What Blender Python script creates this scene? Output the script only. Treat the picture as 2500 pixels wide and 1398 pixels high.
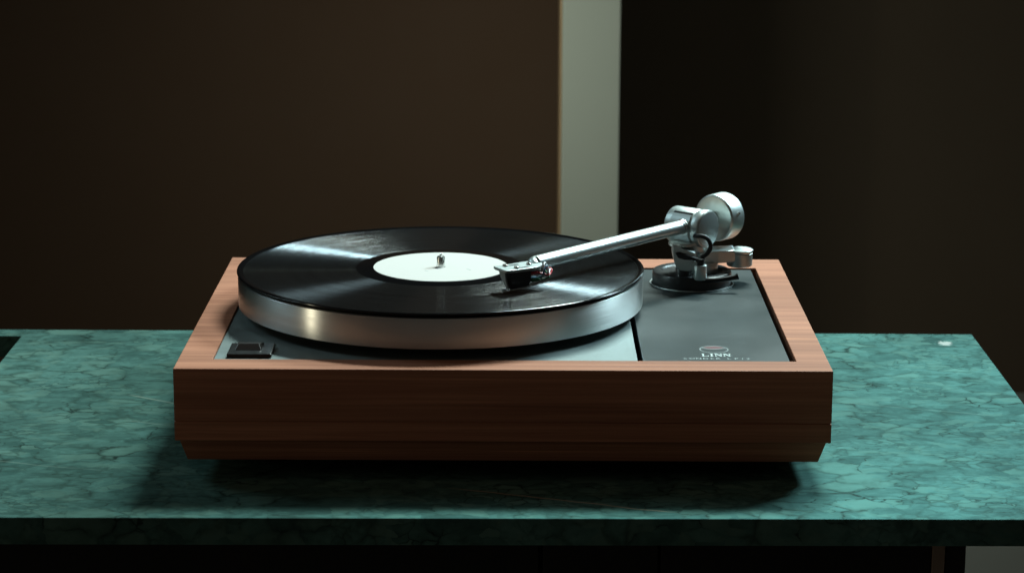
import bpy, bmesh, math, random
from mathutils import Vector, Matrix

random.seed(7)
scene = bpy.context.scene
for o in list(bpy.data.objects):
    bpy.data.objects.remove(o, do_unlink=True)
COL = scene.collection

# ------------------------------------------------------------------ camera
cam_data = bpy.data.cameras.new('camera')
cam = bpy.data.objects.new('camera', cam_data)
COL.objects.link(cam)
cam.location = (0.0074, -1.6069, 0.5027)
cam.rotation_euler = (1.3467, -0.0039, 0.0019)
cam_data.sensor_fit = 'HORIZONTAL'
cam_data.sensor_width = 36.0
cam_data.lens = 86.66
cam_data.clip_start = 0.05
cam_data.clip_end = 60.0
cam_data.dof.use_dof = True
cam_data.dof.focus_distance = 1.74
cam_data.dof.aperture_fstop = 20.0
scene.camera = cam

# ------------------------------------------------------------------ world: a dim warm room
world = bpy.data.worlds.new('World')
scene.world = world
world.use_nodes = True
wb = world.node_tree.nodes['Background']
wb.inputs[0].default_value = (1.0, 0.93, 0.80, 1)
wb.inputs[1].default_value = 0.025

# ------------------------------------------------------------------ lamps
def area_light(name, loc, target, sx, sy, power, color, spread=180):
    d = bpy.data.lights.new(name, 'AREA')
    d.shape = 'RECTANGLE'
    d.size = sx
    d.size_y = sy
    d.energy = power
    d.color = color
    d.spread = math.radians(spread)
    o = bpy.data.objects.new(name, d)
    COL.objects.link(o)
    o.location = loc
    o.rotation_euler = (Vector(target) - Vector(loc)).to_track_quat('-Z', 'Y').to_euler()
    return o

# cool key lamp up behind the table, a little to the right
area_light('key_lamp', (0.60, 1.54, 1.92), (0.0, 0.15, 0.05), 0.85, 0.25, 7.8, (0.80, 1.0, 0.95), 54)
# cool lamp lower down on the right: the bright wedge on the grooves
area_light('side_lamp', (1.38, 1.34, 1.33), (0.0, 0.18, 0.08), 0.54, 0.36, 5.3, (0.64, 0.93, 1.0), 54)
# weak cool lamp out to the left: the second, faint wedge and the sheen on the platter rim
area_light('left_lamp', (-1.33, 0.70, 1.15), (-0.05, 0.18, 0.1), 0.50, 0.60, 0.75, (0.64, 0.92, 1.0), 70)
# small warm lamp out to the left: the yellow stripe on the platter rim
area_light('warm_lamp', (-1.55, -0.34, 0.20), (-0.05, 0.12, 0.1), 0.07, 0.7, 1.5, (1.0, 0.90, 0.64))
# added warm lamp, out of view, brightening the pillar and walls behind
area_light('wall_fill', (-0.16, 1.62, 0.27), (0.10, 2.50, -0.32), 0.18, 0.18, 0.82, (0.98, 1.0, 0.85), 120)
# added fill from overhead, dim and warm, lifting the shadow on the table front
area_light('overhead_fill', (-0.1, -0.35, 1.95), (0.0, -0.02, 0.0), 0.9, 0.5, 0.75, (1.0, 0.78, 0.62))

# ------------------------------------------------------------------ exposure
scene.view_settings.view_transform = 'Standard'
scene.view_settings.look = 'None'
scene.view_settings.exposure = 0.0
scene.view_settings.gamma = 1.0
scene.view_settings.use_curve_mapping = False
try:
    scene.cycles.use_denoising = True
    scene.cycles.max_bounces = 8
    scene.cycles.caustics_reflective = False
    scene.cycles.sample_clamp_indirect = 4
except Exception:
    pass

# ================================================================== node helpers
def new_mat(name):
    m = bpy.data.materials.new(name)
    m.use_nodes = True
    nt = m.node_tree
    return m, nt, nt.nodes['Principled BSDF']

def N(nt, typ, **kw):
    n = nt.nodes.new(typ)
    for k, v in kw.items():
        setattr(n, k, v)
    return n

def L(nt, a, b):
    nt.links.new(a, b)

def math_node(nt, op, a, b=None, clamp=False):
    n = N(nt, 'ShaderNodeMath', operation=op)
    n.use_clamp = clamp
    for i, v in enumerate((a, b)):
        if v is None:
            continue
        if isinstance(v, (int, float)):
            n.inputs[i].default_value = v
        else:
            L(nt, v, n.inputs[i])
    return n.outputs[0]

def map_range(nt, val, a, b, c=0.0, d=1.0, smooth=True):
    n = N(nt, 'ShaderNodeMapRange')
    n.interpolation_type = 'SMOOTHSTEP' if smooth else 'LINEAR'
    L(nt, val, n.inputs['Value'])
    n.inputs['From Min'].default_value = a
    n.inputs['From Max'].default_value = b
    n.inputs['To Min'].default_value = c
    n.inputs['To Max'].default_value = d
    return n.outputs[0]

def mix_col(nt, fac, a, b, mode='MIX'):
    n = N(nt, 'ShaderNodeMix', data_type='RGBA', blend_type=mode)
    if isinstance(fac, (int, float)):
        n.inputs[0].default_value = fac
    else:
        L(nt, fac, n.inputs[0])
    for i, v in ((6, a), (7, b)):
        if isinstance(v, tuple):
            n.inputs[i].default_value = (*v, 1) if len(v) == 3 else v
        else:
            L(nt, v, n.inputs[i])
    return n.outputs[2]

def coords(nt, scale=(1, 1, 1), loc=(0, 0, 0), rot=(0, 0, 0)):
    tc = N(nt, 'ShaderNodeTexCoord')
    mp = N(nt, 'ShaderNodeMapping')
    mp.inputs['Scale'].default_value = scale
    mp.inputs['Location'].default_value = loc
    mp.inputs['Rotation'].default_value = rot
    L(nt, tc.outputs['Object'], mp.inputs[0])
    return mp.outputs[0]

def noise(nt, vec, scale, detail=3, rough=0.5, dist=0.0):
    n = N(nt, 'ShaderNodeTexNoise')
    L(nt, vec, n.inputs['Vector'])
    n.inputs['Scale'].default_value = scale
    n.inputs['Detail'].default_value = detail
    n.inputs['Roughness'].default_value = rough
    n.inputs['Distortion'].default_value = dist
    return n

def bump(nt, height, bsdf, strength=0.2, dist=0.001):
    b = N(nt, 'ShaderNodeBump')
    b.inputs['Strength'].default_value = strength
    b.inputs['Distance'].default_value = dist
    L(nt, height, b.inputs['Height'])
    L(nt, b.outputs[0], bsdf.inputs['Normal'])

# ================================================================== materials
def mat_plain(name, col, rough=0.5, metal=0.0, var=0.12, scale=60, spec=0.5, bumps=0.0):
    m, nt, b = new_mat(name)
    v = coords(nt)
    n = noise(nt, v, scale, 4, 0.6)
    c = mix_col(nt, n.outputs[0], tuple(x * (1 - var) for x in col), tuple(min(1, x * (1 + var)) for x in col))
    L(nt, c, b.inputs['Base Color'])
    b.inputs['Metallic'].default_value = metal
    b.inputs['Specular IOR Level'].default_value = spec
    n2 = noise(nt, v, scale * 2.3, 3, 0.6)
    r = map_range(nt, n2.outputs[0], 0.3, 0.7, rough * 0.88, min(1, rough * 1.12))
    L(nt, r, b.inputs['Roughness'])
    if bumps:
        bump(nt, n2.outputs[0], b, bumps, 0.0005)
    return m

def mat_wood(name, gain=1.0):
    m, nt, b = new_mat(name)
    # long fibres along x
    v1 = coords(nt, (2.4, 170, 150))
    n1 = noise(nt, v1, 1.0, 5, 0.62, 0.6)
    v2 = coords(nt, (7.0, 800, 700))
    n2 = noise(nt, v2, 1.0, 3, 0.7)
    v3 = coords(nt, (1.6, 14, 30))
    n3 = noise(nt, v3, 1.0, 2, 0.5)
    a = map_range(nt, n1.outputs[0], 0.28, 0.74)
    c = mix_col(nt, a, (0.35 * gain, 0.138 * gain, 0.083 * gain), (0.53 * gain, 0.224 * gain, 0.134 * gain))
    f = map_range(nt, n2.outputs[0], 0.35, 0.75, 0.84, 1.08)
    cc = N(nt, 'ShaderNodeCombineColor')
    for i in range(3):
        L(nt, f, cc.inputs[i])
    c = mix_col(nt, 1.0, c, cc.outputs[0], 'MULTIPLY')
    g = map_range(nt, n3.outputs[0], 0.3, 0.7, 0.85, 1.12)
    cg = N(nt, 'ShaderNodeCombineColor')
    for i in range(3):
        L(nt, g, cg.inputs[i])
    c = mix_col(nt, 1.0, c, cg.outputs[0], 'MULTIPLY')
    v4 = coords(nt, (3.5, 60, 430), (0.3, 0, 0))
    n4 = noise(nt, v4, 1.0, 2, 0.5)
    c = mix_col(nt, math_node(nt, 'MULTIPLY', map_range(nt, n4.outputs[0], 0.66, 0.76), 0.75), c, (0.80 * gain, 0.33 * gain, 0.17 * gain))
    L(nt, c, b.inputs['Base Color'])
    L(nt, map_range(nt, n1.outputs[0], 0.2, 0.8, 0.52, 0.66), b.inputs['Roughness'])
    b.inputs['Specular IOR Level'].default_value = 0.15
    bump(nt, n2.outputs[0], b, 0.25, 0.0003)
    return m

def mat_marble():
    m, nt, b = new_mat('green_marble')
    base = coords(nt)
    skew = coords(nt, (0.72, 1.15, 1.0), rot=(0, 0, 0.42))
    # warp
    w1 = noise(nt, base, 14, 3, 0.55)
    w2 = noise(nt, base, 70, 2, 0.5)
    def warp(vec, n, amt):
        s = N(nt, 'ShaderNodeVectorMath', operation='SUBTRACT')
        L(nt, n.outputs['Color'], s.inputs[0]); s.inputs[1].default_value = (0.5, 0.5, 0.5)
        k = N(nt, 'ShaderNodeVectorMath', operation='SCALE')
        L(nt, s.outputs[0], k.inputs[0]); k.inputs['Scale'].default_value = amt
        a = N(nt, 'ShaderNodeVectorMath', operation='ADD')
        L(nt, vec, a.inputs[0]); L(nt, k.outputs[0], a.inputs[1])
        return a.outputs[0]
    w3 = noise(nt, base, 260, 2, 0.5)
    wv = warp(warp(warp(skew, w1, 0.030), w2, 0.009), w3, 0.002)
    def vor(scale, feature):
        n = N(nt, 'ShaderNodeTexVoronoi', feature=feature)
        L(nt, wv, n.inputs['Vector']); n.inputs['Scale'].default_value = scale
        return n
    def mixf(f, a, b_):
        n = N(nt, 'ShaderNodeMix', data_type='FLOAT')
        L(nt, f, n.inputs[0]); L(nt, a, n.inputs[2]); L(nt, b_, n.inputs[3])
        return n.outputs[0]
    def tone_of(scale):
        sp = N(nt, 'ShaderNodeSeparateColor'); L(nt, vor(scale, 'F1').outputs['Color'], sp.inputs[0])
        return sp.outputs[0]
    zone = map_range(nt, noise(nt, base, 10, 4, 0.65).outputs[0], 0.42, 0.60)
    zone2 = map_range(nt, noise(nt, coords(nt, loc=(3.1, 1.7, 0)), 13, 4, 0.65).outputs[0], 0.52, 0.66)
    edge = mixf(zone2, mixf(zone, vor(50, 'DISTANCE_TO_EDGE').outputs['Distance'], vor(95, 'DISTANCE_TO_EDGE').outputs['Distance']), vor(180, 'DISTANCE_TO_EDGE').outputs['Distance'])
    cell = mixf(zone2, mixf(zone, tone_of(50), tone_of(95)), tone_of(180))
    fine = noise(nt, wv, 170, 5, 0.65)
    mid = noise(nt, wv, 30, 5, 0.62)
    tone = math_node(nt, 'ADD', math_node(nt, 'MULTIPLY', cell, 0.30),
                     math_node(nt, 'ADD', math_node(nt, 'MULTIPLY', fine.outputs[0], 0.42), math_node(nt, 'MULTIPLY', mid.outputs[0], 0.55)))
    t = map_range(nt, tone, 0.34, 0.86)
    c = mix_col(nt, t, (0.030, 0.092, 0.088), (0.084, 0.232, 0.220))
    # some fragments are olive
    c = mix_col(nt, math_node(nt, 'MULTIPLY', map_range(nt, cell, 0.62, 0.72), 0.16), c, (0.105, 0.175, 0.125))
    # soft darker seams around the fragments, thin cracks here and there
    seam = math_node(nt, 'MULTIPLY', map_range(nt, edge, 0.0, 0.20, 1.0, 0.0), map_range(nt, noise(nt, base, 30, 4, 0.65).outputs[0], 0.34, 0.62))
    c = mix_col(nt, math_node(nt, 'MULTIPLY', seam, 0.62), c, (0.024, 0.066, 0.058))
    crack = math_node(nt, 'MULTIPLY', map_range(nt, edge, 0.0, 0.060, 1.0, 0.0), map_range(nt, noise(nt, base, 13, 5, 0.7).outputs[0], 0.45, 0.62))
    c = mix_col(nt, math_node(nt, 'MULTIPLY', crack, 0.92), c, (0.008, 0.022, 0.019))
    # dark blots
    bl = map_range(nt, noise(nt, wv, 24, 7, 0.80).outputs[0], 0.60, 0.76)
    c = mix_col(nt, math_node(nt, 'MULTIPLY', bl, 0.75), c, (0.014, 0.036, 0.030))
    # pale calcite veins
    sx = N(nt, 'ShaderNodeSeparateXYZ'); L(nt, warp(base, w1, 0.012), sx.inputs[0])
    def vein(c, p0, p1, width, strength, col=(0.30, 0.31, 0.24)):
        dx, dy = p1[0] - p0[0], p1[1] - p0[1]
        ln = math.hypot(dx, dy); ux, uy = dx / ln, dy / ln
        px = math_node(nt, 'SUBTRACT', sx.outputs[0], p0[0]); py = math_node(nt, 'SUBTRACT', sx.outputs[1], p0[1])
        al = math_node(nt, 'ADD', math_node(nt, 'MULTIPLY', px, ux), math_node(nt, 'MULTIPLY', py, uy))
        ac = math_node(nt, 'ABSOLUTE', math_node(nt, 'SUBTRACT', math_node(nt, 'MULTIPLY', px, uy), math_node(nt, 'MULTIPLY', py, ux)))
        k = map_range(nt, ac, width * 0.3, width, 1, 0)
        k = math_node(nt, 'MULTIPLY', k, map_range(nt, al, 0, ln * 0.2))
        k = math_node(nt, 'MULTIPLY', k, map_range(nt, al, ln * 0.9, ln, 1, 0))
        k = math_node(nt, 'MULTIPLY', k, map_range(nt, mid.outputs[0], 0.3, 0.55, 0.4, 1))
        return mix_col(nt, math_node(nt, 'MULTIPLY', k, strength), c, col)
    c = vein(c, (-0.045, -0.010), (0.118, -0.066), 0.0011, 0.9)
    c = vein(c, (-0.290, 0.222), (-0.238, 0.186), 0.0018, 0.8, (0.20, 0.34, 0.30))
    c = vein(c, (-0.285, 0.150), (-0.215, 0.125), 0.0013, 0.5, (0.20, 0.34, 0.30))
    c = vein(c, (0.245, 0.210), (0.372, 0.170), 0.0012, 0.35, (0.20, 0.34, 0.31))
    c = vein(c, (-0.400, 0.060), (-0.270, 0.020), 0.0012, 0.35, (0.20, 0.34, 0.31))
    # slow drifts of tone across the slab
    dr = map_range(nt, noise(nt, base, 5.5, 4, 0.6).outputs[0], 0.32, 0.68, 0.70, 1.12)
    dc = N(nt, 'ShaderNodeCombineColor')
    for i in range(3):
        L(nt, dr, dc.inputs[i])
    c = mix_col(nt, 1.0, c, dc.outputs[0], 'MULTIPLY')
    # one white quartz spot near the far corner
    spot = N(nt, 'ShaderNodeVectorMath', operation='DISTANCE')
    sp = N(nt, 'ShaderNodeMapping'); sp.inputs['Scale'].default_value = (1, 0.9, 1)
    L(nt, warp(warp(base, w2, 0.008), w3, 0.010), sp.inputs[0]); L(nt, sp.outputs[0], spot.inputs[0]); spot.inputs[1].default_value = (0.3675, 0.353, 0)
    sm = map_range(nt, spot.outputs[1], 0.0035, 0.0072, 1, 0)
    c = mix_col(nt, math_node(nt, 'MULTIPLY', sm, 0.85), c, (0.40, 0.46, 0.45))
    # body colour: a dark olive green; the polish throws back the lamps with a teal cast
    body = mix_col(nt, 1.0, c, (1.05, 0.60, 0.50), 'MULTIPLY')
    L(nt, body, b.inputs['Base Color'])
    b.inputs['Roughness'].default_value = 0.6
    b.inputs['Specular IOR Level'].default_value = 0.03
    sheen = N(nt, 'ShaderNodeBsdfAnisotropic')
    L(nt, mix_col(nt, 1.0, c, (0.06, 0.30, 0.34), 'MULTIPLY'), sheen.inputs['Color'])
    L(nt, map_range(nt, fine.outputs[0], 0.3, 0.7, 0.60, 0.68), sheen.inputs['Roughness'])
    add = N(nt, 'ShaderNodeAddShader')
    L(nt, b.outputs[0], add.inputs[0]); L(nt, sheen.outputs[0], add.inputs[1])
    L(nt, add.outputs[0], nt.nodes['Material Output'].inputs['Surface'])
    bump(nt, edge, b, 0.04, 0.0004)
    return m

def radial_aniso(nt, b, aniso, rot):
    t = N(nt, 'ShaderNodeTangent', direction_type='RADIAL', axis='Z')
    L(nt, t.outputs[0], b.inputs['Tangent'])
    b.inputs['Anisotropic'].default_value = aniso
    b.inputs['Anisotropic Rotation'].default_value = rot

CX, CY = -0.0473, 0.1815          # spindle
def polar(nt):
    tc = N(nt, 'ShaderNodeTexCoord')
    s = N(nt, 'ShaderNodeVectorMath', operation='SUBTRACT')
    L(nt, tc.outputs['Object'], s.inputs[0]); s.inputs[1].default_value = (CX, CY, 0)
    x = N(nt, 'ShaderNodeSeparateXYZ'); L(nt, s.outputs[0], x.inputs[0])
    r = math_node(nt, 'SQRT', math_node(nt, 'ADD', math_node(nt, 'MULTIPLY', x.outputs[0], x.outputs[0]), math_node(nt, 'MULTIPLY', x.outputs[1], x.outputs[1])))
    a = math_node(nt, 'ARCTAN2', x.outputs[1], x.outputs[0])
    return r, a, x.outputs[2]

def mat_groove():
    """V-shaped grooves far finer than a pixel: the normal leans in or out along the radius"""
    m, nt, b = new_mat('vinyl_grooves')
    tc = N(nt, 'ShaderNodeTexCoord')
    s = N(nt, 'ShaderNodeVectorMath', operation='SUBTRACT')
    L(nt, tc.outputs['Object'], s.inputs[0]); s.inputs[1].default_value = (CX, CY, 0)
    fl = N(nt, 'ShaderNodeVectorMath', operation='MULTIPLY')
    L(nt, s.outputs[0], fl.inputs[0]); fl.inputs[1].default_value = (1, 1, 0)
    ln = N(nt, 'ShaderNodeVectorMath', operation='LENGTH'); L(nt, fl.outputs[0], ln.inputs[0])
    rd = N(nt, 'ShaderNodeVectorMath', operation='NORMALIZE'); L(nt, fl.outputs[0], rd.inputs[0])
    r, a, z = polar(nt)
    wn = N(nt, 'ShaderNodeTexWhiteNoise', noise_dimensions='1D')
    L(nt, math_node(nt, 'FLOOR', math_node(nt, 'MULTIPLY', r, 60000.0)), wn.inputs['W'])
    t = map_range(nt, wn.outputs['Value'], 0, 1, -1, 1, smooth=False)
    ta = math_node(nt, 'ABSOLUTE', t)
    wall_k = math_node(nt, 'MULTIPLY', map_range(nt, ta, 0.06, 0.42), math_node(nt, 'ADD', math_node(nt, 'MULTIPLY', ta, 0.8), 0.55))
    slope = math_node(nt, 'MULTIPLY', math_node(nt, 'SIGN', t), wall_k)
    # the music: slow wander of the groove direction
    cv2 = N(nt, 'ShaderNodeCombineXYZ')
    L(nt, math_node(nt, 'ADD', math_node(nt, 'MULTIPLY', r, 620.0), math_node(nt, 'MULTIPLY', a, 26.0)), cv2.inputs[0])
    L(nt, math_node(nt, 'MULTIPLY', a, 3.0), cv2.inputs[1])
    n2 = noise(nt, cv2.outputs[0], 1.0, 2, 0.5)
    tang = N(nt, 'ShaderNodeVectorMath', operation='CROSS_PRODUCT')
    L(nt, rd.outputs[0], tang.inputs[0]); tang.inputs[1].default_value = (0, 0, 1)
    k1 = N(nt, 'ShaderNodeVectorMath', operation='SCALE'); L(nt, rd.outputs[0], k1.inputs[0]); L(nt, slope, k1.inputs['Scale'])
    k2 = N(nt, 'ShaderNodeVectorMath', operation='SCALE'); L(nt, tang.outputs[0], k2.inputs[0])
    L(nt, math_node(nt, 'MULTIPLY', map_range(nt, n2.outputs[0], 0.3, 0.7, -0.016, 0.016), slope), k2.inputs['Scale'])
    s1 = N(nt, 'ShaderNodeVectorMath', operation='ADD'); L(nt, k1.outputs[0], s1.inputs[0]); L(nt, k2.outputs[0], s1.inputs[1])
    s2 = N(nt, 'ShaderNodeVectorMath', operation='ADD'); L(nt, s1.outputs[0], s2.inputs[0]); s2.inputs[1].default_value = (0, 0, 1)
    nn = N(nt, 'ShaderNodeVectorMath', operation='NORMALIZE'); L(nt, s2.outputs[0], nn.inputs[0])
    L(nt, nn.outputs[0], b.inputs['Normal'])
    b.inputs['Base Color'].default_value = (0.0025, 0.0025, 0.0028, 1)
    b.inputs['Specular IOR Level'].default_value = 0.58
    b.inputs['Roughness'].default_value = 0.205
    return m

def mat_rim():
    m, nt, b = new_mat('turned_aluminium')
    r, a, z = polar(nt)
    cv = N(nt, 'ShaderNodeCombineXYZ')
    L(nt, math_node(nt, 'MULTIPLY', z, 3500.0), cv.inputs[0])
    L(nt, math_node(nt, 'MULTIPLY', a, 2.0), cv.inputs[1])
    n = noise(nt, cv.outputs[0], 1.0, 3, 0.6)
    c = mix_col(nt, n.outputs[0], (0.66, 0.68, 0.67), (0.82, 0.84, 0.83))
    L(nt, c, b.inputs['Base Color'])
    b.inputs['Metallic'].default_value = 1.0
    L(nt, map_range(nt, n.outputs[0], 0.3, 0.7, 0.30, 0.38), b.inputs['Roughness'])
    radial_aniso(nt, b, 0.92, 0.25)
    return m

def mat_steel():
    m, nt, b = new_mat('brushed_steel')
    v = coords(nt, (6, 900, 6))
    n = noise(nt, v, 1.0, 3, 0.6)
    sm = noise(nt, coords(nt), 22, 5, 0.65)
    c = mix_col(nt, map_range(nt, sm.outputs[0], 0.3, 0.7), (0.175, 0.205, 0.205), (0.23, 0.268, 0.266))
    L(nt, c, b.inputs['Base Color'])
    b.inputs['Metallic'].default_value = 1.0
    r = math_node(nt, 'ADD', map_range(nt, sm.outputs[0], 0.3, 0.7, 0.58, 0.70), math_node(nt, 'MULTIPLY', n.outputs[0], 0.06))
    L(nt, r, b.inputs['Roughness'])
    return m

M = {
    'wood': mat_wood('cherry_wood'),
    'marble': mat_marble(),
    'groove': mat_groove(),
    'vinyl': mat_plain('smooth_vinyl', (0.003, 0.003, 0.0035), 0.12, 0, 0.1, 80, 0.5),
    'rim': mat_rim(),
    'steel': mat_steel(),
    'print_dim': mat_plain('dim_white_print', (0.34, 0.38, 0.37), 0.55, 0, 0.05, 300, 0.3),
    'alu_tube': mat_plain('brushed_tube_aluminium', (0.60, 0.65, 0.65), 0.34, 1.0, 0.05, 300),
    'alu_dull': mat_plain('dull_aluminium', (0.36, 0.39, 0.39), 0.5, 1.0, 0.06, 300),
    'alu': mat_plain('satin_aluminium', (0.56, 0.61, 0.60), 0.44, 1.0, 0.05, 300),
    'alu_fine': mat_plain('polished_aluminium', (0.78, 0.80, 0.79), 0.22, 1.0, 0.04, 300),
    'black_board': mat_plain('black_satin_board', (0.018, 0.028, 0.029), 0.41, 0, 0.05, 4, 0.44),
    'black': mat_plain('black_satin_plastic', (0.010, 0.010, 0.011), 0.35, 0, 0.15, 120),
    'black_metal': mat_plain('black_anodised', (0.016, 0.017, 0.018), 0.38, 0, 0.12, 120, 0.6),
    'rubber': mat_plain('black_rubber', (0.010, 0.010, 0.010), 0.6, 0, 0.15, 200),
    'felt': mat_plain('black_felt', (0.010, 0.010, 0.011), 0.95, 0, 0.3, 900, 0.1, 0.4),
    'paper': mat_plain('label_paper', (0.560, 0.515, 0.480), 0.75, 0, 0.02, 300, 0.2),
    'print_grey': mat_plain('grey_print', (0.42, 0.44, 0.42), 0.7, 0, 0.05, 300, 0.2),
    'print_white': mat_plain('white_print', (0.58, 0.64, 0.62), 0.55, 0, 0.05, 300, 0.3),
    'print_line': mat_plain('fine_grey_print', (0.16, 0.18, 0.18), 0.55, 0, 0.05, 300, 0.3),
    'print_pink': mat_plain('dull_red_print', (0.16, 0.060, 0.065), 0.5, 0, 0.05, 300, 0.4),
    'grey_plastic': mat_plain('pale_grey_plastic', (0.42, 0.46, 0.45), 0.4, 0, 0.05, 300),
    'red': mat_plain('red_wire', (0.62, 0.035, 0.05), 0.4, 0, 0.05, 300),
    'green': mat_plain('green_wire', (0.02, 0.16, 0.07), 0.4, 0, 0.05, 300),
    'white': mat_plain('white_wire', (0.72, 0.72, 0.72), 0.4, 0, 0.05, 300),
    'blue': mat_plain('blue_wire', (0.10, 0.20, 0.30), 0.4, 0, 0.05, 300),
    'dark_inside': mat_plain('dark_inside', (0.006, 0.006, 0.006), 0.8, 0, 0.2, 40, 0.1),
    'wall_dark': mat_plain('dark_wall_paint', (0.165, 0.128, 0.094), 0.9, 0, 0.06, 3.0, 0.15),
    'lit_edge': mat_plain('warm_lit_edge_tan', (0.50, 0.36, 0.22), 0.7, 0, 0.05, 20, 0.2),  # tan stands for warm light on the pillar's left side
    'wall': mat_plain('brown_wall_paint', (0.118, 0.076, 0.051), 0.9, 0, 0.06, 3.0, 0.15),
    'pillar': mat_plain('pale_plaster', (0.50, 0.56, 0.50), 0.9, 0, 0.04, 5.0, 0.15),
    'floor': mat_plain('pale_floor', (0.72, 0.84, 0.82), 0.6, 0, 0.08, 2.0, 0.3),
    'cabinet': mat_plain('black_stained_wood', (0.010, 0.010, 0.009), 0.55, 0, 0.25, 30, 0.3),
    'oak': mat_plain('brown_oak_edge', (0.30, 0.215, 0.16), 0.6, 0, 0.15, 60, 0.3),
}

# ================================================================== mesh helpers
def obj(name, bm, mat, parent=None, smooth=False, angle=35):
    me = bpy.data.meshes.new(name)
    bmesh.ops.recalc_face_normals(bm, faces=bm.faces)
    if smooth:
        for f in bm.faces:
            f.smooth = True
        lim = math.radians(angle)
        for e in bm.edges:
            if len(e.link_faces) == 2:
                e.smooth = e.calc_face_angle(0.0) < lim
    bm.to_mesh(me)
    bm.free()
    mats = mat if isinstance(mat, (list, tuple)) else [mat]
    for k in mats:
        me.materials.append(M[k])
    o = bpy.data.objects.new(name, me)
    COL.objects.link(o)
    if parent is not None:
        o.parent = parent
    return o

def thing(name, label, cat, group=None):
    o = bpy.data.objects.new(name, None)
    COL.objects.link(o)
    o.empty_display_size = 0.05
    return tag(o, label, cat, group)

def tag(o, label, cat, group=None):
    o['label'] = label
    o['category'] = cat
    if group:
        o['group'] = group
    return o

def structure(o):
    o['kind'] = 'structure'
    return o

def add_box(bm, x0, x1, y0, y1, z0, z1, bev=0.0, seg=2):
    vs = [bm.verts.new((x, y, z)) for x in (x0, x1) for y in (y0, y1) for z in (z0, z1)]
    fs = [(0, 1, 3, 2), (4, 6, 7, 5), (0, 4, 5, 1), (2, 3, 7, 6), (0, 2, 6, 4), (1, 5, 7, 3)]
    faces = [bm.faces.new([vs[i] for i in f]) for f in fs]
    if bev:
        es = list({e for f in faces for e in f.edges})
        bmesh.ops.bevel(bm, geom=es, offset=bev, segments=seg, profile=0.5, affect='EDGES')
    return bm

def box(x0, x1, y0, y1, z0, z1, bev=0.0, seg=2):
    return add_box(bmesh.new(), x0, x1, y0, y1, z0, z1, bev, seg)

def add_lathe(bm, prof, origin, axis=(0, 0, 1), seg=96, cap=True, mats=None):
    """prof: (radius, height) along the axis; closed at r=0 ends"""
    ax = Vector(axis).normalized()
    ref = Vector((0, 0, 1)) if abs(ax.z) < 0.9 else Vector((1, 0, 0))
    e1 = ax.cross(ref).normalized()
    e2 = ax.cross(e1).normalized()
    og = Vector(origin)
    rings = []
    for r, h in prof:
        if r < 1e-7:
            rings.append([bm.verts.new(og + ax * h)])
        else:
            rings.append([bm.verts.new(og + ax * h + (e1 * math.cos(2 * math.pi * i / seg) + e2 * math.sin(2 * math.pi * i / seg)) * r) for i in range(seg)])
    for k in range(len(rings) - 1):
        a, b = rings[k], rings[k + 1]
        for i in range(seg):
            j = (i + 1) % seg
            if len(a) == 1 and len(b) == 1:
                continue
            if len(a) == 1:
                f = bm.faces.new((a[0], b[i], b[j]))
            elif len(b) == 1:
                f = bm.faces.new((a[i], a[j], b[0]))
            else:
                f = bm.faces.new((a[i], a[j], b[j], b[i]))
            if mats:
                f.material_index = mats[k]
    return bm

def lathe(*a, **k):
    return add_lathe(bmesh.new(), *a, **k)

def cyl_prof(r, h0, h1, bev=0.0004):
    return [(0, h0), (r - bev, h0), (r - bev * 0.3, h0 + bev * 0.3), (r, h0 + bev), (r, h1 - bev), (r - bev * 0.3, h1 - bev * 0.3), (r - bev, h1), (0, h1)]

def catmull(pts, n=8):
    pts = [Vector(p) for p in pts]
    P = [pts[0] * 2 - pts[1]] + pts + [pts[-1] * 2 - pts[-2]]
    out = []
    for i in range(1, len(P) - 2):
        for k in range(n):
            t = k / n
            a, b, c, d = P[i - 1], P[i], P[i + 1], P[i + 2]
            out.append(0.5 * ((2 * b) + (c - a) * t + (2 * a - 5 * b + 4 * c - d) * t * t + (3 * b - a - 3 * c + d) * t ** 3))
    out.append(pts[-1])
    return out

def add_tube(bm, pts, rad, seg=12, smooth_n=8):
    path = catmull(pts, smooth_n) if smooth_n else [Vector(p) for p in pts]
    n = len(path)
    rads = rad if isinstance(rad, (list, tuple)) else [rad, rad]
    up = None
    rings = []
    for i, p in enumerate(path):
        t = (path[min(i + 1, n - 1)] - path[max(i - 1, 0)]).normalized()
        if up is None:
            ref = Vector((0, 0, 1)) if abs(t.z) < 0.9 else Vector((1, 0, 0))
            up = t.cross(ref).normalized()
        up = (up - t * up.dot(t)).normalized()
        w = t.cross(up)
        s = i / (n - 1) * (len(rads) - 1)
        k = min(int(s), len(rads) - 2)
        r = rads[k] + (rads[k + 1] - rads[k]) * (s - k)
        rings.append([bm.verts.new(p + (up * math.cos(2 * math.pi * j / seg) + w * math.sin(2 * math.pi * j / seg)) * r) for j in range(seg)])
    for i in range(n - 1):
        for j in range(seg):
            k = (j + 1) % seg
            bm.faces.new((rings[i][j], rings[i][k], rings[i + 1][k], rings[i + 1][j]))
    bm.faces.new(rings[0][::-1])
    bm.faces.new(rings[-1])
    return bm

def tube(*a, **k):
    return add_tube(bmesh.new(), *a, **k)

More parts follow.
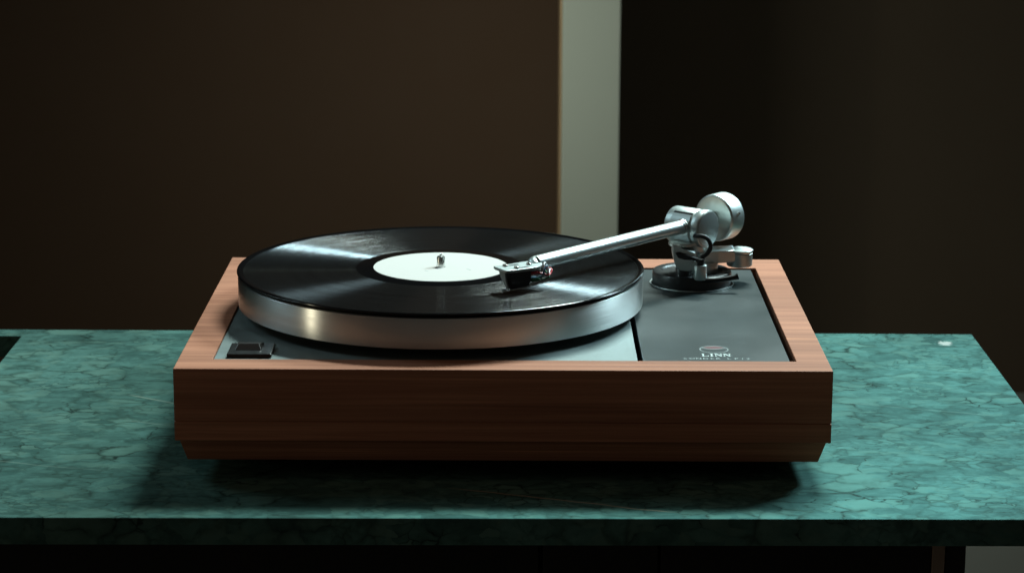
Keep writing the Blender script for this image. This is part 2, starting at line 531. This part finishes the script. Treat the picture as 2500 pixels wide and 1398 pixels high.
def add_prism(bm, pts, z0, z1, frame=None, bev=0.0):
    """polygon pts (a, b) extruded z0..z1; frame maps (a, b, z) to world"""
    fr = frame or (lambda a, b, z: Vector((a, b, z)))
    lo = [bm.verts.new(fr(a, b, z0)) for a, b in pts]
    hi = [bm.verts.new(fr(a, b, z1)) for a, b in pts]
    n = len(pts)
    fs = [bm.faces.new(lo[::-1]), bm.faces.new(hi)]
    for i in range(n):
        j = (i + 1) % n
        fs.append(bm.faces.new((lo[i], lo[j], hi[j], hi[i])))
    if bev:
        es = list(set(fs[1].edges) | set(fs[0].edges))
        bmesh.ops.bevel(bm, geom=es, offset=bev, segments=2, profile=0.5, affect='EDGES')
    return bm

def prism(*a, **k):
    return add_prism(bmesh.new(), *a, **k)

def loops_mesh(loops, closed=False):
    """loops of equal length joined by quads"""
    bm = bmesh.new()
    R_ = [[bm.verts.new(p) for p in lp] for lp in loops]
    n = len(R_[0])
    pairs = list(zip(R_[:-1], R_[1:]))
    if closed:
        pairs.append((R_[-1], R_[0]))
    for a, b in pairs:
        for i in range(n):
            j = (i + 1) % n
            bm.faces.new((a[i], a[j], b[j], b[i]))
    return bm

# ================================================================== the room behind
FLOOR_Z = -0.74
structure(obj('floor', box(-4, 4, -0.10, 5, FLOOR_Z - 0.05, FLOOR_Z), 'floor'))
structure(obj('wall_left', box(-4, 0.088, 2.55, 2.75, FLOOR_Z, 2.6), 'wall'))
structure(obj('wall_right', box(0.172, 4, 2.95, 3.15, FLOOR_Z, 2.6), 'wall_dark'))
p_ = obj('pillar', box(0.080, 0.1705, 2.2, 3.0, FLOOR_Z, 2.6, 0.003), 'pillar')
obj('lit_edge_strip', box(0.0765, 0.0798, 2.203, 2.36, FLOOR_Z, 2.6, 0.001), 'lit_edge', p_)  # thin added strip: the pillar's warm-lit left side put into colour
tag(p_, 'pale grey plastered pillar standing in front of the dark brown wall', 'pillar')

# ================================================================== the marble table
table = thing('table', 'long table with a green marble top and dark cupboard under the turntable', 'table')
TB = -0.0183
def slab():
    bm = bmesh.new()
    xs = [-0.66, -0.56, -0.4072, 0.3958]
    def front(x): return -0.0786 + 0.0075 * x
    def back(x): return 0.4260 - 0.0033 * x
    def ys(x): return [front(x), 0.20, 0.4036, back(x)]
    bot = [[bm.verts.new((x, y, TB)) for y in ys(x)] for x in xs]
    top = [[bm.verts.new((x, y, 0.0)) for y in ys(x)] for x in xs]
    hole = {(1, 1)}
    for i in range(3):
        for j in range(3):
            if (i, j) in hole:
                continue
            bm.faces.new((top[i][j], top[i + 1][j], top[i + 1][j + 1], top[i][j + 1]))
            bm.faces.new((bot[i][j], bot[i][j + 1], bot[i + 1][j + 1], bot[i + 1][j]))
    def wall(i0, j0, i1, j1):
        bm.faces.new((bot[i0][j0], bot[i1][j1], top[i1][j1], top[i0][j0]))
    for k in range(3):
        wall(k, 0, k + 1, 0); wall(k + 1, 3, k, 3); wall(3, k, 3, k + 1); wall(0, k + 1, 0, k)
    wall(2, 1, 1, 1); wall(1, 2, 2, 2); wall(2, 2, 2, 1); wall(1, 1, 1, 2)
    bmesh.ops.recalc_face_normals(bm, faces=bm.faces)
    es = [e for e in bm.edges if len(e.link_faces) == 2 and e.calc_face_angle(0) > 1.0 and abs(e.verts[0].co.z) < 1e-6 and abs(e.verts[1].co.z) < 1e-6]
    bmesh.ops.bevel(bm, geom=es, offset=0.0009, segments=2, profile=0.5, affect='EDGES')
    return bm
obj('marble_top', slab(), 'marble', table)
CB0 = -0.03
carcass = obj('cupboard', box(-0.60, 0.2885, CB0 + 0.02, 0.38, FLOOR_Z, TB - 0.0004), 'cabinet', table)
for x0, x1 in ((-0.60, 0.0243), (0.0273, 0.1046), (0.1066, 0.2885)):
    obj('door', box(x0, x1, CB0, CB0 + 0.0195, FLOOR_Z + 0.06, TB - 0.0006, 0.0008), 'cabinet', table)
obj('side_panel', box(0.2890, 0.2976, CB0 - 0.001, 0.36, FLOOR_Z, TB - 0.0004, 0.0006), 'oak', table)
for y0 in (CB0, 0.36):
    obj('leg', box(0.2982, 0.3118, y0, y0 + 0.03, FLOOR_Z, TB - 0.0004, 0.0008), 'cabinet', table)

# ================================================================== the turntable
tt = thing('turntable', 'record player with cherry wood plinth and silver tonearm on the green marble table', 'turntable')
W2, D, ZT = 0.2225, 0.3556, 0.0788

def rect(x0, x1, y0, y1, z):
    return [(x0, y0, z), (x1, y0, z), (x1, y1, z), (x0, y1, z)]
def orect(ins, z):
    return rect(-W2 + ins, W2 - ins, ins, D - ins, z)
IX0, IX1, IY0, IY1 = -0.1990, 0.2005, 0.0262, 0.3225
plinth = obj('plinth', loops_mesh([
    rect(IX0, IX1, IY0, IY1, 0.0450), rect(IX0, IX1, IY0, IY1, ZT - 0.0003), rect(IX0 - 0.0003, IX1 + 0.0003, IY0 - 0.0003, IY1 + 0.0003, ZT),
    orect(0.0006, ZT), orect(0.00015, ZT - 0.00015), orect(0, ZT - 0.0006),
    orect(0, 0.0425), orect(0.0007, 0.0421), orect(0.0007, 0.0417), orect(0, 0.0413),
    orect(0, 0.0288), orect(0.0005, 0.0283), orect(0.006, 0.0283), rect(IX0, IX1, IY0, IY1, 0.0283)], closed=True), 'wood', tt)
obj('skirt', loops_mesh([orect(0.004, 0.02829), orect(0.0028, 0.0282), orect(0.0074, 0.0132), orect(0.0079, 0.0129), orect(0.03, 0.0129), orect(0.03, 0.02829)], closed=True), 'wood', plinth)
obj('base_board', box(-W2 + 0.035, W2 - 0.035, 0.035, D - 0.035, 0.0070, 0.0150, 0.0008), 'black', plinth)
for fx in (-0.165, 0.165):
    for fy in (0.060, D - 0.060):
        obj('foot', lathe([(0, 0), (0.0145, 0), (0.0155, 0.001), (0.0165, 0.0069), (0, 0.0069)], (fx, fy, 0.0), seg=40), 'rubber', tt, True)
obj('inner_tray', box(IX0, IX1, IY0, IY1, 0.0460, 0.0520), 'dark_inside', plinth)

ZP = 0.0774
plate = obj('top_plate', box(IX0 + 0.0002, 0.0922, IY0 + 0.0002, IY1 - 0.0004, 0.0745, ZP, 0.0003), 'steel', tt)
ZB = 0.0776
board = obj('armboard', box(0.0958, 0.1966, IY0 + 0.0010, IY1 - 0.0010, 0.0690, ZB, 0.0004), 'black_board', tt)

# emblem and lettering on the armboard (thin print)
def add_ring(bm, cx, cy, r0, r1, z, a0=0, a1=360, n=64):
    pts = []
    for i in range(n + 1):
        a = math.radians(a0 + (a1 - a0) * i / n)
        pts.append((bm.verts.new((cx + r0 * math.cos(a), cy + r0 * math.sin(a), z)), bm.verts.new((cx + r1 * math.cos(a), cy + r1 * math.sin(a), z))))
    for (a, b), (c, d) in zip(pts[:-1], pts[1:]):
        bm.faces.new((a, b, d, c))
    return bm
EX, EY, ER = 0.1470, 0.0628, 0.0101
ZPr = ZB + 0.00012
obj('emblem_ring', add_ring(bmesh.new(), EX, EY, ER - 0.0006, ER, ZPr), 'print_dim', board)
bm = bmesh.new()
dy = 0.0108
half = math.degrees(math.acos(dy / 2 / ER))
add_ring(bm, EX, EY + dy, ER - 0.0003, ER + 0.0004, ZPr + 0.00005, 270 - half, 270 + half, 40)
obj('emblem_arc', bm, 'print_dim', board)
bm = bmesh.new()
vs = []
for i in range(25):
    a = math.radians(90 + half - 2 * half * i / 24)
    vs.append(bm.verts.new((EX + (ER - 0.0010) * math.cos(a), EY + (ER - 0.0010) * math.sin(a), ZPr - 0.00003)))
for i in range(25):
    a = math.radians(270 + half - 2 * half * i / 24)
    vs.append(bm.verts.new((EX + (ER - 0.0006) * math.cos(a), EY + dy + (ER - 0.0006) * math.sin(a), ZPr - 0.00003)))
bm.faces.new(vs)
bmesh.ops.triangulate(bm, faces=bm.faces)
obj('emblem_dome', bm, 'print_pink', board)
bm = bmesh.new()
for sgn in (-1, 1):
    x0, x1 = sorted((EX + sgn * 0.0035, EX + sgn * 0.0090))
    add_box(bm, x0, x1, EY + 0.0000, EY + 0.0005, ZPr - 0.00005, ZPr + 0.00005)
obj('emblem_line', bm, 'print_line', board)

def text_mesh(chars, size, xscale=1.0):
    """chars: (char, x centre, y baseline) list -> one bmesh of flat letters"""
    bm = bmesh.new()
    for ch, x, y in chars:
        cu = bpy.data.curves.new('letter', 'FONT')
        cu.body = ch
        cu.size = size
        cu.align_x = 'CENTER'
        cu.offset = size * 0.012
        t = bpy.data.objects.new('letter', cu)
        COL.objects.link(t)
        me = bpy.data.meshes.new_from_object(t)
        me.transform(Matrix.Translation((x, y, ZPr)) @ Matrix.Diagonal((xscale, 1, 1, 1)))
        bm.from_mesh(me)
        bpy.data.objects.remove(t, do_unlink=True)
        bpy.data.meshes.remove(me)
        bpy.data.curves.remove(cu)
    return bm

# bold serif capitals L I N N drawn as polygons (unit square letters)
GL = {
    'L': [[(0, 0), (.42, 0), (.42, .09), (.31, .12), (.31, .88), (.42, .91), (.42, 1), (0, 1), (0, .91), (.1, .88), (.1, .12), (0, .09)],
          [(.42, 0), (.92, 0), (.96, .34), (.88, .34), (.80, .12), (.42, .09)]],
    'I': [[(.0, 0), (.44, 0), (.44, .09), (.33, .12), (.33, .88), (.44, .91), (.44, 1), (0, 1), (0, .91), (.11, .88), (.11, .12), (0, .09)]],
    'N': [[(0, 0), (.30, 0), (.30, .09), (.20, .12), (.20, .88), (0, .91), (0, 1), (.0, .91), (.1, .88), (.1, .12), (0, .09)],
          [(0, .91), (0, 1), (.34, 1), (.92, .18), (.92, 0), (.80, 0), (.14, .86)],
          [(.82, .3), (.92, .18), (.92, .88), (1.04, .91), (1.04, 1), (.70, 1), (.70, .91), (.82, .88)]],
}
bm = bmesh.new()
lw, lh = 0.0052, 0.0074
for ch, x in (('L', 0.1372), ('I', 0.1430), ('N', 0.1462), ('N', 0.1521)):
    for k, poly in enumerate(GL[ch]):
        q = []
        for a, b in poly:
            if not q or (a, b) != q[-1]:
                q.append((a, b))
        f = bm.faces.new([bm.verts.new((x + a * lw, 0.0434 + b * lh, ZPr + 0.00002 * k)) for a, b in q])
bmesh.ops.triangulate(bm, faces=bm.faces)
obj('brand_lettering', bm, 'print_white', board)
sub = []
for ch, px in zip('SONDEKLP12', (1673, 1690, 1706, 1723, 1739, 1754, 1780, 1798, 1813, 1827)):
    sub.append((ch, 0.1243 + (px - 1670) / 162 * 0.0457, 0.0355))
obj('model_lettering', text_mesh(sub, 0.0052, 1.0), 'print_dim', board)

# power switch
sw = obj('power_switch', box(-0.1903, -0.1595, 0.0342, 0.0652, ZP + 0.0001, ZP + 0.0030, 0.0009), 'black', tt)
bm = bmesh.new()
x0, x1, y0, y1, zz = -0.1858, -0.1672, 0.0440, 0.0630, ZP + 0.0030
lo = [(x0, y0, zz), (x1, y0, zz), (x1, y1, zz), (x0, y1, zz)]
hi = [(x0 + 0.0022, y0 + 0.004, zz + 0.0040), (x1 - 0.0022, y0 + 0.004, zz + 0.0040), (x1 - 0.0004, y1, zz + 0.0012), (x0 + 0.0004, y1, zz + 0.0012)]
vl = [bm.verts.new(p) for p in lo]; vh = [bm.verts.new(p) for p in hi]
bm.faces.new(vl[::-1]); bm.faces.new(vh)
for i in range(4):
    j = (i + 1) % 4
    bm.faces.new((vl[i], vl[j], vh[j], vh[i]))
bmesh.ops.bevel(bm, geom=list(bm.edges), offset=0.0003, segments=1, affect='EDGES')
obj('rocker', bm, 'black', sw)

# platter
PR, PZ0, PZ1 = 0.1500, 0.0846, 0.1066
platter = obj('platter', lathe([(0, PZ0 + 0.001), (PR - 0.003, PZ0 + 0.001), (PR - 0.0028, PZ0), (PR - 0.0006, PZ0), (PR - 0.0001, PZ0 + 0.0002), (PR, PZ0 + 0.0007),
                                (PR, PZ1 - 0.0010), (PR - 0.0003, PZ1 - 0.0003), (PR - 0.0010, PZ1), (0, PZ1)], (CX, CY, 0), seg=256), 'rim', tt, True, 30)
obj('sub_platter', lathe([(0, ZP + 0.001), (0.080, ZP + 0.001), (0.080, PZ0 + 0.0005), (0, PZ0 + 0.0005)], (CX, CY, 0), seg=96), 'black_metal', platter, True)
obj('mat', lathe([(0, PZ1), (0.1470, PZ1), (0.1474, PZ1 + 0.0006), (0.1470, PZ1 + 0.0014), (0, PZ1 + 0.0014)], (CX, CY, 0), seg=160), 'felt', platter, True)
RZ = 0.1098
obj('spindle', lathe([(0, 0.108), (0.0030, 0.108), (0.0030, RZ + 0.0072), (0.0026, RZ + 0.0080), (0.0009, RZ + 0.0084), (0.0007, RZ + 0.0100), (0.0003, RZ + 0.0104), (0, RZ + 0.0104)], (CX, CY, 0), seg=32), 'alu_fine', platter, True)

# ================================================================== the record on the platter
rec = thing('vinyl_record', 'black vinyl record with a plain white label lying on the platter', 'record')
RB = PZ1 + 0.0015
prof = [(0.0034, RB), (0.1490, RB), (0.1503, RB + 0.0005), (0.1508, RB + 0.0011), (0.1507, RZ - 0.0001), (0.1502, RZ + 0.0003), (0.1493, RZ + 0.00035), (0.1482, RZ + 0.0001), (0.1470, RZ - 0.0003), (0.1460, RZ - 0.0004),
        (0.0630, RZ - 0.0004), (0.0622, RZ - 0.0003), (0.0515, RZ - 0.00015), (0.0500, RZ + 0.0001), (0.0034, RZ + 0.0001)]
mt = [1 if (a[0] > 0.1455 and b[0] < 0.064) else 0 for a, b in zip(prof[:-1], prof[1:])]
disc = obj('disc', lathe(prof, (CX, CY, 0), seg=256, mats=mt), ['vinyl', 'groove'], rec, True, 40)
def flat_ring(r0, r1, z0, z1, seg=128):
    return lathe([(r0, z0), (r1 - 0.0001, z0), (r1, z0 + 0.00005), (r1 - 0.0001, z1), (r0, z1), (r0, z0)], (CX, CY, 0), seg=seg)
lab = obj('paper_label', flat_ring(0.0034, 0.0500, RZ + 0.00011, RZ + 0.00026), 'paper', rec)
for mx, my, an in ((-0.0575, 0.1667, 2.2), (-0.0265, 0.1716, 2.3)):
    c, s = math.cos(an), math.sin(an)
    fr = lambda a, b, z, mx=mx, my=my, c=c, s=s: Vector((mx + a * c - b * s, my + a * s + b * c, z))
    obj('print_mark', prism([(-0.0022, -0.0003), (0.0022, -0.0005), (0.0022, 0.0005), (-0.0022, 0.0003)], RZ + 0.00027, RZ + 0.00032, fr), 'print_grey', lab)

# ================================================================== tonearm
PV = Vector((0.1462, 0.2715, 0.0))
U = Vector((0.0263 - 0.1462, 0.1293 - 0.2715, 0)).normalized()      # pivot -> headshell
V = Vector((-U.y, U.x, 0))                                           # to the right and front
if V.y > 0:
    V = -V
TZ = 0.1250
def A(a, b, z):
    return PV + U * a + V * b + Vector((0, 0, z))
TUBE_END = (Vector((0.0263, 0.1293, 0)) - Vector((PV.x, PV.y, 0))).length

arm = obj('tonearm', tube([A(0.0125, 0, TZ), A(TUBE_END + 0.006, 0, TZ)], [0.0053, 0.0056], seg=32, smooth_n=0), 'alu_tube', tt, True)
# bearing housing: a cross tube
HZ = 0.1226
hs = obj('bearing_housing', add_lathe(add_lathe(bmesh.new(), cyl_prof(0.0145, -0.0185, 0.0066, 0.0016), A(0, 0, HZ), V, 72), cyl_prof(0.0148, 0.0069, 0.0140, 0.0009), A(0, 0, HZ), V, 72), 'alu', arm, True, 30)
obj('bearing_cap', add_lathe(bmesh.new(), cyl_prof(0.0137, 0.0132, 0.0144, 0.0003), A(0, 0, HZ), V, 64), 'alu_dull', arm, True, 30)
# recessed slot above the tube root
bm = bmesh.new()
def slot_pt(ang, rad, s):
    return A(math.cos(ang) * rad, s, HZ + math.sin(ang) * rad)
def add_patch(bm, a0, a1, s0, s1, r0, r1, n=6):
    lo, hi = [], []
    for i in range(n + 1):
        a = a0 + (a1 - a0) * i / n
        lo.append([bm.verts.new(slot_pt(a, r0, s)) for s in (s0, s1)])
        hi.append([bm.verts.new(slot_pt(a, r1, s)) for s in (s0, s1)])
    for i in range(n):
        bm.faces.new((hi[i][0], hi[i][1], hi[i + 1][1], hi[i + 1][0]))
        bm.faces.new((lo[i][0], lo[i + 1][0], lo[i + 1][1], lo[i][1]))
        for k in (0, 1):
            bm.faces.new((lo[i][k], hi[i][k], hi[i + 1][k], lo[i + 1][k]))
    bm.faces.new((lo[0][0], lo[0][1], hi[0][1], hi[0][0]))
    bm.faces.new((lo[n][0], lo[n][1], hi[n][1], hi[n][0]))
    return bm
add_patch(bm, 0.90, 1.03, -0.0125, 0.0052, 0.0138, 0.01465, 3)
obj('slot', bm, 'black', arm)
obj('tube_plate', add_patch(bmesh.new(), -0.75, 0.88, -0.0125, 0.0052, 0.0138, 0.01485, 12), 'alu', arm, True)
obj('tube_collar', add_lathe(add_lathe(bmesh.new(), cyl_prof(0.0060, 0.0128, 0.0162, 0.0004), A(0, 0, TZ), U, 40), cyl_prof(0.0058, 0.0171, 0.0184, 0.0003), A(0, 0, TZ), U, 40), 'alu_fine', arm, True)
# counterweight
CW = -U
obj('counterweight', add_lathe(bmesh.new(), [(0, 0.0262), (0.0060, 0.0262), (0.0062, 0.0258), (0.0150, 0.0258), (0.0172, 0.0262), (0.0183, 0.0275), (0.0186, 0.0290), (0.0187, 0.0415), (0.0182, 0.0428), (0.0172, 0.0436), (0, 0.0438)], A(0, 0, TZ + 0.0005), CW, 96), 'alu', arm, True, 28)
obj('counterweight_stub', add_lathe(bmesh.new(), cyl_prof(0.0058, 0.0100, 0.0480, 0.0006), A(0, 0, TZ + 0.0003), CW, 40), 'alu_fine', arm, True)
obj('set_screw', add_lathe(bmesh.new(), cyl_prof(0.0011, 0.0180, 0.0196, 0.0002), A(-0.0350, 0, TZ + 0.0005), (V * 0.92 + Vector((0, 0, 0.25))), 16), 'alu_fine', arm, True)
# yoke below the housing
obj('yoke', add_lathe(add_lathe(bmesh.new(), cyl_prof(0.0105, 0.1040, 0.1135, 0.0008), PV, (0, 0, 1), 56), cyl_prof(0.0070, 0.0860, 0.1045, 0.0005), PV, (0, 0, 1), 40), 'alu', arm, True)
bm = prism([(-0.004, -0.012), (0.020, -0.009), (0.024, -0.004), (0.024, 0.004), (0.020, 0.009), (-0.004, 0.012)], 0.1105, 0.1130, A, 0.0004)
obj('yoke_plate', bm, 'alu', arm)

# headshell frame: stylus point on the groove
ST = Vector((-0.0008, 0.1015, RZ))
rv = Vector((ST.x - CX, ST.y - CY, 0)).normalized()
Hd = Vector((rv.y, -rv.x, 0))           # headshell axis, pointing forward
if Hd.x > 0:
    Hd = -Hd
Gd = rv                                  # towards the viewer
def S(h, g, z):
    return ST + Hd * h + Gd * g + Vector((0, 0, z - RZ))
shell = obj('headshell', prism([(0.0022, -0.0095), (0.0026, -0.0070), (0.0030, 0.0060), (0.0022, 0.0085), (0.0000, 0.0092), (-0.0200, 0.0085), (-0.0260, 0.0070), (-0.0300, 0.0035),
                                 (-0.0330, -0.0010), (-0.0345, -0.0070), (-0.0330, -0.0110), (-0.0290, -0.0125), (-0.0230, -0.0118), (-0.0130, -0.0100)], 0.1245, 0.1266, S, 0.0004), 'alu_dull', arm)
for h, g in ((-0.0050, -0.0050), (-0.0085, 0.0050), (-0.0225, -0.0015)):
    bm = lathe(cyl_prof(0.0021, 0.1266, 0.1279, 0.0003), S(h, g, 0.0), (0, 0, 1), 20)
    obj('mounting_screw', bm, 'alu_fine', arm, True)
for (h0, g0, h1, g1) in ((-0.0075, -0.0052, -0.0160, -0.0058), (-0.0110, 0.0050, -0.0180, 0.0048), (-0.0270, -0.0085, -0.0310, -0.0080)):
    d = Vector((h1 - h0, g1 - g0)).normalized(); n = Vector((-d.y, d.x)) * 0.0010
    obj('mounting_slot', prism([(h0 + n.x, g0 + n.y), (h1 + n.x, g1 + n.y), (h1 - n.x, g1 - n.y), (h0 - n.x, g0 - n.y)], 0.12662, 0.12672, S), 'black', arm)
# tapered throat between tube and headshell
tend = A(TUBE_END, 0, TZ)
obj('tube_throat', tube([A(TUBE_END + 0.001, 0, TZ), A(TUBE_END + 0.007, 0, TZ), S(-0.0290, -0.0035, 0.1255)], [0.0056, 0.0053, 0.0022], seg=24, smooth_n=6), 'alu', arm, True)
# cartridge
bm = bmesh.new()
cart_top = [(-0.0022, -0.0040), (-0.0022, 0.0072), (-0.0190, 0.0072), (-0.0190, -0.0040)]
cart_bot = [(-0.0030, -0.0018), (-0.0030, 0.0064), (-0.0178, 0.0068), (-0.0178, -0.0036)]
vt = [bm.verts.new(S(h, g, 0.12445)) for h, g in cart_top]
vm = [bm.verts.new(S(h, g, 0.1165)) for h, g in cart_top]
vb = [bm.verts.new(S(h, g, 0.1130 if h < -0.01 else 0.1117)) for h, g in cart_bot]
bm.faces.new(vt); bm.faces.new(vb[::-1])
for a, b in ((vt, vm), (vm, vb)):
    for i in range(4):
        j = (i + 1) % 4
        bm.faces.new((a[i], a[j], b[j], b[i]))
bmesh.ops.recalc_face_normals(bm, faces=bm.faces)
bmesh.ops.bevel(bm, geom=list(bm.edges), offset=0.0005, segments=2, affect='EDGES')
obj('cartridge', bm, 'black', arm)
# pale front blade of the cartridge
bm = bmesh.new()
fr = [(0.0010, -0.0046, 0.1245), (0.0010, 0.0040, 0.1245), (0.0000, 0.0036, 0.1190), (-0.0012, 0.0050, 0.1120), (-0.0012, 0.0036, 0.1120), (0.0000, -0.0030, 0.1190)]
fv = [bm.verts.new(S(*q)) for q in fr]; bv = [bm.verts.new(S(q[0] - 0.0013, q[1], q[2])) for q in fr]
bm.faces.new(fv); bm.faces.new(bv[::-1])
for i in range(6):
    j = (i + 1) % 6
    bm.faces.new((fv[i], bv[i], bv[j], fv[j]))
obj('cartridge_front', bm, 'grey_plastic', arm)
obj('stylus', tube([S(-0.0060, 0.0, 0.1126), S(0.0016, 0.0020, 0.1108), S(0.0036, 0.0026, 0.1099)], [0.0005, 0.0004, 0.0002], seg=8, smooth_n=5), 'alu_fine', arm, True)
obj('finger_guard', tube([S(-0.0008, 0.0034, 0.1125), S(-0.0012, 0.0042, 0.1110), S(0.0022, 0.0044, 0.1104)], [0.0005, 0.0004, 0.0003], seg=8, smooth_n=5), 'alu_fine', arm, True)
# cartridge leads
leads = [('red', -0.0200, 0.0045, 0.1215, 0.0042), ('green', -0.0200, 0.0055, 0.1168, 0.0030), ('white', -0.0200, 0.0000, 0.1215, 0.0055), ('blue', -0.0200, 0.0010, 0.1170, 0.0035)]
for colr, h, g, z, lift in leads:
    obj('lead_pin', tube([S(h, g, z), S(h - 0.0065, g, z - 0.0002)], [0.0013, 0.0013], seg=10, smooth_n=0), colr, arm, True)
obj('lead_wire', tube([S(-0.0265, 0.0045, 0.1213), S(-0.0300, 0.0060, 0.1205), S(-0.0330, 0.0070, 0.1195), S(-0.0360, 0.0055, 0.1200), S(-0.0385, 0.0020, 0.1225), A(TUBE_END + 0.004, 0.001, TZ - 0.002)], 0.00070, seg=8), 'red', arm, True)
obj('lead_wire', tube([S(-0.0265, 0.0055, 0.1166), S(-0.0310, 0.0070, 0.1170), S(-0.0345, 0.0062, 0.1190), A(TUBE_END + 0.003, 0.002, TZ - 0.002)], 0.00070, seg=8), 'green', arm, True)
obj('lead_wire', tube([S(-0.0265, 0.0000, 0.1213), S(-0.0275, 0.0075, 0.1235), S(-0.0285, 0.0085, 0.1270), S(-0.0310, 0.0060, 0.1285), S(-0.0330, 0.0065, 0.1255), S(-0.0335, 0.0070, 0.1210), S(-0.0370, 0.0030, 0.1225)], 0.00070, seg=8), 'white', arm, True)
obj('lead_wire', tube([S(-0.0265, 0.0010, 0.1168), S(-0.0290, 0.0060, 0.1190), S(-0.0295, 0.0080, 0.1240), S(-0.0320, 0.0070, 0.1265), S(-0.0350, 0.0030, 0.1250)], 0.00070, seg=8), 'blue', arm, True)

# ------------------------------------------------------------------ arm base on the armboard
BH = 0.0106
base = obj('arm_base', lathe([(0, ZB), (0.0316, ZB), (0.0318, ZB + 0.0003), (0.0318, ZB + 0.0008), (0.0308, ZB + 0.0010), (0.0308, ZB + BH - 0.0012), (0.0305, ZB + BH - 0.0004), (0.0298, ZB + BH), (0.0240, ZB + BH), (0.0228, ZB + BH - 0.0009), (0, ZB + BH - 0.0009)], (PV.x - 0.0003, PV.y + 0.001, 0), seg=96), 'black_metal', tt, True, 30)
obj('base_ring', lathe([(0.0300, ZB + 0.0001), (0.0326, ZB + 0.0001), (0.0328, ZB + 0.0004), (0.0326, ZB + 0.0008), (0.0300, ZB + 0.0008), (0.0300, ZB + 0.0001)], (PV.x - 0.0003, PV.y + 0.001, 0), seg=96), 'alu_dull', base, True)
obj('cue_lever', tube([(0.1500, 0.2440, 0.0860), (0.1640, 0.2430, 0.0868), (0.1760, 0.2440, 0.0886), (0.1793, 0.2445, 0.0894)], [0.0020, 0.0019, 0.0021, 0.0025], seg=14, smooth_n=6), 'black', base, True)
# silver lift bracket with a curved seat
def Q(x, y, z):
    return Vector((x, y, z))
bracket_pts = [(0.1288, 0.1138), (0.1336, 0.1140), (0.1338, 0.1112), (0.1375, 0.1096), (0.1420, 0.1090), (0.1460, 0.1080), (0.1466, 0.1030), (0.1440, 0.0985), (0.1442, 0.0940), (0.1424, 0.0930), (0.1345, 0.0936), (0.1318, 0.0960), (0.1300, 0.1010), (0.1289, 0.1060)]
bm = prism(bracket_pts, 0.2440, 0.2620, lambda a, b, z: Vector((a, z, b)), 0.0008)
obj('lift_bracket', bm, 'alu', base)
bm = prism([(0.1308, 0.1078), (0.1340, 0.1086), (0.1390, 0.1070), (0.1440, 0.1050), (0.1450, 0.1040), (0.1430, 0.1022), (0.1380, 0.1024), (0.1330, 0.1040)], 0.2434, 0.2442, lambda a, b, z: Vector((a, z, b)))
obj('bracket_recess', bm, 'black', base)
obj('lift_post', lathe(cyl_prof(0.0062, 0.0850, 0.0938, 0.0004), (0.1380, 0.2545, 0), seg=40), 'black_metal', base, True)
obj('lift_collar', lathe(cyl_prof(0.0050, 0.0870, 0.0985, 0.0006), (0.1502, 0.2440, 0), seg=40), 'alu', base, True)
obj('bracket_web', prism([(0.1438, 0.2420), (0.1475, 0.2415), (0.1490, 0.2500), (0.1440, 0.2520)], 0.0935, 0.1010, None, 0.0005), 'alu', base)
obj('cable_plug', lathe(cyl_prof(0.0034, 0.0955, 0.1035, 0.0006), (0.1500, 0.2440, 0), seg=28), 'rubber', base, True)
cy_ = 0.2455
cab = [(0.1463, cy_ + 0.008, 0.1192), (0.1480, cy_ + 0.002, 0.1203), (0.1512, cy_, 0.1206), (0.1552, cy_, 0.1188), (0.1576, cy_, 0.1150), (0.1578, cy_, 0.1112), (0.1556, cy_, 0.1072), (0.1525, cy_, 0.1048), (0.1502, cy_, 0.1030), (0.1500, 0.2440, 0.0990)]
obj('signal_cable', tube(cab, 0.0017, seg=14), 'rubber', base, True)
cab2 = [(0.1316, 0.2432, 0.1076), (0.1345, 0.2430, 0.1064), (0.1385, 0.2428, 0.1058), (0.1430, 0.2430, 0.1042), (0.1475, 0.2436, 0.1028), (0.1508, 0.2440, 0.1034)]
obj('signal_cable', tube(cab2, [0.0010, 0.0014, 0.0015], seg=12), 'rubber', base, True)
# outrigger arm with the round bias dial
ang = prism([(0.1480, 0.2700), (0.1510, 0.2640), (0.1660, 0.2660), (0.1790, 0.2700), (0.1790, 0.2900), (0.1640, 0.2860), (0.1490, 0.2800)], 0.0950, 0.1045, None, 0.0012)
obj('outrigger', ang, 'alu', base)
obj('outrigger_pillar', lathe(cyl_prof(0.0100, 0.0840, 0.0960, 0.0006), (0.1560, 0.2720, 0), seg=48), 'alu', base, True)
dial = obj('bias_dial', lathe([(0, 0.0905), (0.0092, 0.0905), (0.0100, 0.0912), (0.0100, 0.1005), (0.0096, 0.1009), (0.0100, 0.1013), (0.0104, 0.1020), (0.0104, 0.1032), (0.0099, 0.1037), (0, 0.1038)], (0.1834, 0.2790, 0), seg=64), 'alu', base, True, 30)
